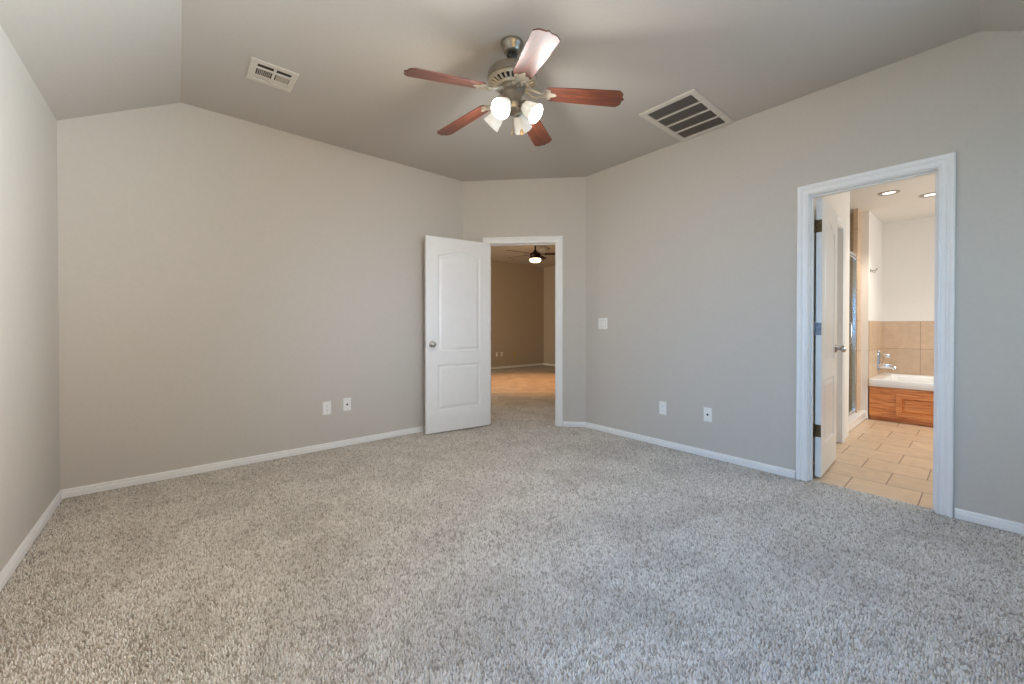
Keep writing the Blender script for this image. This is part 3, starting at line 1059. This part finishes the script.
# closet doorway in the bathroom side wall
bm = BM()
cl = lambda s, n, z: Vector((s, .87 + n, z))
jamb(bm, cl, 4.235, 4.825, 2.035, -.001, .101, (.05, .075))
casing(bm, cl, 4.23, 4.83, 2.04, -1)
struct('trim_3', bm, M['trim'], 'white door frame of a closet on the bathroom side wall', 'door frame')
bm = leaf_bm(.585, 2.02, DT)
bmesh.ops.translate(bm, verts=bm.verts, vec=(4.2375, .87 + .078, .008))
struct('door_3', bm, M['door'], 'white closed closet door on the bathroom side wall', 'door')
# white cap trim strip at the bottom of the stub wall
bm = BM()
box(bm, XT - .012, XT, YT - .0, .978, 0, .085)
struct('baseboard_bath', bm, M['trim'], 'short white baseboard on the stub wall beside the bathtub', 'baseboard', bevel=.003)

# tile surround above the bathtub
bm = BM()
box(bm, BX - .010, BX, -1.6, YT, .40, 1.18)
o = struct('wall_tile_back', bm, M['walltile'], 'tan tile surround on the wall behind the bathtub', 'tile surround')
bm = BM()
box(bm, XT + .004, BX - .010, YT - .010, YT, .40, 1.18)
struct('wall_tile_side', bm, M['sidetile'], 'tan tile surround on the stub wall behind the bath faucet', 'tile surround')

# bathtub with an oak front
tb = empty('bathtub', (XT, -.86, 0), 0, 'white drop-in bathtub with an oak panelled front beyond the bathroom doorway', 'bathtub')
TL, TD = YT - .012 + .86, BX - .012 - XT             # length along y, depth along x
def rrect(x0, x1, y0, y1, r, n=8):
    out = []
    for cx, cy, a0 in ((x1 - r, y1 - r, 0), (x0 + r, y1 - r, 90), (x0 + r, y0 + r, 180), (x1 - r, y0 + r, 270)):
        for i in range(n + 1):
            a = math.radians(a0 + 90 * i / n)
            out.append((cx + r * math.cos(a), cy + r * math.sin(a)))
    return out
bm = BM()
prev = None
secs = [(-.012, .004, .400), (-.016, .004, .408), (-.016, .004, .470), (-.012, .008, .482), (-.004, .014, .486), (.075, .020, .486), (.090, .03, .478), (.100, .05, .46), (.125, .12, .30), (.17, .16, .14), (.24, .20, .09)]
for ins, rad, z in secs:
    k = max(ins, 0.0)
    lp = rrect(ins, TD - k, k * 1.1, TL - k * 1.1, rad if rad > .004 else .004)
    ring = [bm.verts.new((x, y, z)) for x, y in lp]
    if prev:
        n = len(ring)
        for i in range(n):
            bm.faces.new((prev[i], prev[(i + 1) % n], ring[(i + 1) % n], ring[i]))
    prev = ring
bm.faces.new(prev)
obj('tub_shell', bm, M['tub'], tb, smooth=True)
bm = BM()
box(bm, 0, .018, 0, TL, .048, .402)
ap = obj('oak_front', bm, M['oak'], tb, bevel=.002)
bm = BM()
box(bm, .030, .045, .0, TL, .0, .050)
obj('toe_kick', bm, M['oak'], tb)
bm = BM()
fy1 = .645 + .86
fy0 = fy1 - .95
fz0, fz1 = .075, .330
t = .048
for y0, y1, z0, z1 in ((fy0, fy0 + t, fz0, fz1), (fy1 - t, fy1, fz0, fz1), (fy0 + t, fy1 - t, fz1 - t, fz1), (fy0 + t, fy1 - t, fz0, fz0 + t)):
    box(bm, -.016, .001, y0, y1, z0, z1)
obj('access_panel_frame', bm, M['oak'], ap, bevel=.003)
bm = BM()
pp = [(fy0 + t, fz0 + t), (fy1 - t, fz0 + t), (fy1 - t, fz1 - t), (fy0 + t, fz1 - t)]
cy_, cz_ = (fy0 + fy1) / 2, (fz0 + fz1) / 2
prism(bm, pp, lambda y, z: (-.003, y, z), lambda y, z: (-.011, cy_ + (y - cy_) * .93, cz_ + (z - cz_) * .78))
obj('raised_panel', bm, M['oak'], ap)

# bath faucet on the side tiles
fc = empty('bath_faucet', (6.93, YT - .010, .66), 0, 'chrome bath faucet with a lever and spout on the tiled stub wall', 'faucet')
bm = lathe(BM(), [(0, 0), (.045, 0), (.046, .004), (.040, .010), (.018, .014), (.018, .035), (0, .036)], 28, aim((0, 0, .075), (0, -1, 0)))
obj('valve', bm, M['chrome'], fc, smooth=True)
bm = BM()
tube(bm, [(0, -.030, .078), (0, -.055, .080), (-.01, -.10, .078), (-.012, -.130, .070)], [.024, .032, .028, .018], 14)
obj('lever', bm, M['chrome'], fc, smooth=True)
bm = lathe(BM(), [(0, 0), (.030, 0), (.030, .005), (.02, .010), (0, .010)], 24, aim((0, 0, -.055), (0, -1, 0)))
tube(bm, [(0, -.004, -.055), (0, -.06, -.050), (0, -.125, -.056), (0, -.160, -.072), (0, -.166, -.098)], [.034, .038, .034, .026, .020], 16)
obj('spout', bm, M['chrome'], fc, smooth=True)
bm = BM()
prism(bm, rrect(-.030, .030, -.13, .15, .025), lambda x, z: (x, 0, z), lambda x, z: (x * .9, -.022, z * .97))
obj('back_plate', bm, M['nickel'], fc)

# small hook high on the side wall
hk = empty('robe_hook', (6.44, YT, 1.79), 0, 'small metal robe hook high on the white wall above the faucet', 'hook')
bm = lathe(BM(), [(0, 0), (.022, 0), (.022, .004), (.012, .008), (0, .008)], 20, aim((0, 0, 0), (0, -1, 0)))
obj('hook_base', bm, M['nickel'], hk, smooth=True)
bm = BM()
tube(bm, [(0, -.004, 0), (0, -.03, -.004), (0, -.055, .004), (0, -.064, .020)], [.007, .006, .006, .007], 10)
tube(bm, [(0, -.014, -.004), (0, -.024, -.022), (0, -.040, -.026), (0, -.048, -.016)], [.005, .005, .005, .006], 10)
obj('hook_arm', bm, M['nickel'], hk, smooth=True)

# shower
shw = empty('shower_enclosure', (5.17, .90, 0), 0, 'chrome framed glass shower enclosure on a white curb behind the bathroom door', 'shower')
bm = box(BM(), 0, XT - 5.17, .0, .12, 0, .095)
obj('curb', bm, M['tub'], shw, bevel=.008)
bm = box(BM(), 0, XT - 5.17, .12, 1.25, 0, .03)
obj('shower_pan', bm, M['tub'], shw)
bm = BM()
W = 6.11 - 5.17
for x0, x1 in ((0, .03), (.36, .39), (W - .03, W)):
    box(bm, x0, x1, .06, .092, .095, 1.95)
box(bm, 0, W, .06, .092, 1.92, 1.955)
box(bm, 0, W, .06, .092, .095, .120)
obj('enclosure_frame', bm, M['chrome'], shw, bevel=.003)
bm = BM()
box(bm, .03, .36, .074, .079, .12, 1.92)
obj('glass_pane', bm, M['glass'], shw)
sd_ = obj('shower_door', box(BM(), .405, W - .045, .071, .077, .135, 1.90), M['glass'], shw)
bm = BM()
for x0, x1, z0, z1 in ((.392, .414, .124, 1.912), (W - .054, W - .032, .124, 1.912), (.414, W - .054, .124, .144), (.414, W - .054, 1.892, 1.912)):
    box(bm, x0, x1, .062, .086, z0, z1)
obj('door_frame', bm, M['chrome'], sd_)
bm = BM()
tube(bm, [(.45, .060, .92), (.45, .030, .93), (.45, .030, 1.15), (.45, .060, 1.16)], .008, 10)
obj('door_handle', bm, M['chrome'], sd_, smooth=True)

# recessed ceiling lights
def can(x, y, label):
    r = empty('recessed_light', (x, y, BC), 0, label, 'ceiling light', 'recessed lights in the bathroom ceiling')
    obj('trim_ring', lathe(BM(), [(.050, -.002), (.056, -.007), (.080, -.008), (.088, -.003), (.088, 0), (.050, 0)], 36), M['nickel'], r, smooth=True)
    obj('lens', lathe(BM(), [(0, -.008), (.030, -.006), (.050, -.002), (.050, 0), (0, 0)], 32), M['canlens'], r, smooth=True)
    l = bpy.data.lights.new('can_light', 'SPOT')
    l.energy = 26
    l.color = (1.0, 0.93, 0.84)
    l.spot_size = math.radians(112)
    l.spot_blend = 0.5
    l.shadow_soft_size = 0.06
    q = link(bpy.data.objects.new('can_light', l), r)
    q.location = (0, 0, -.03)
can(5.66, .64, 'recessed bathroom ceiling light, left of the two, nearer the shower')
can(6.07, .365, 'recessed bathroom ceiling light, right of the two, partly behind the door frame')
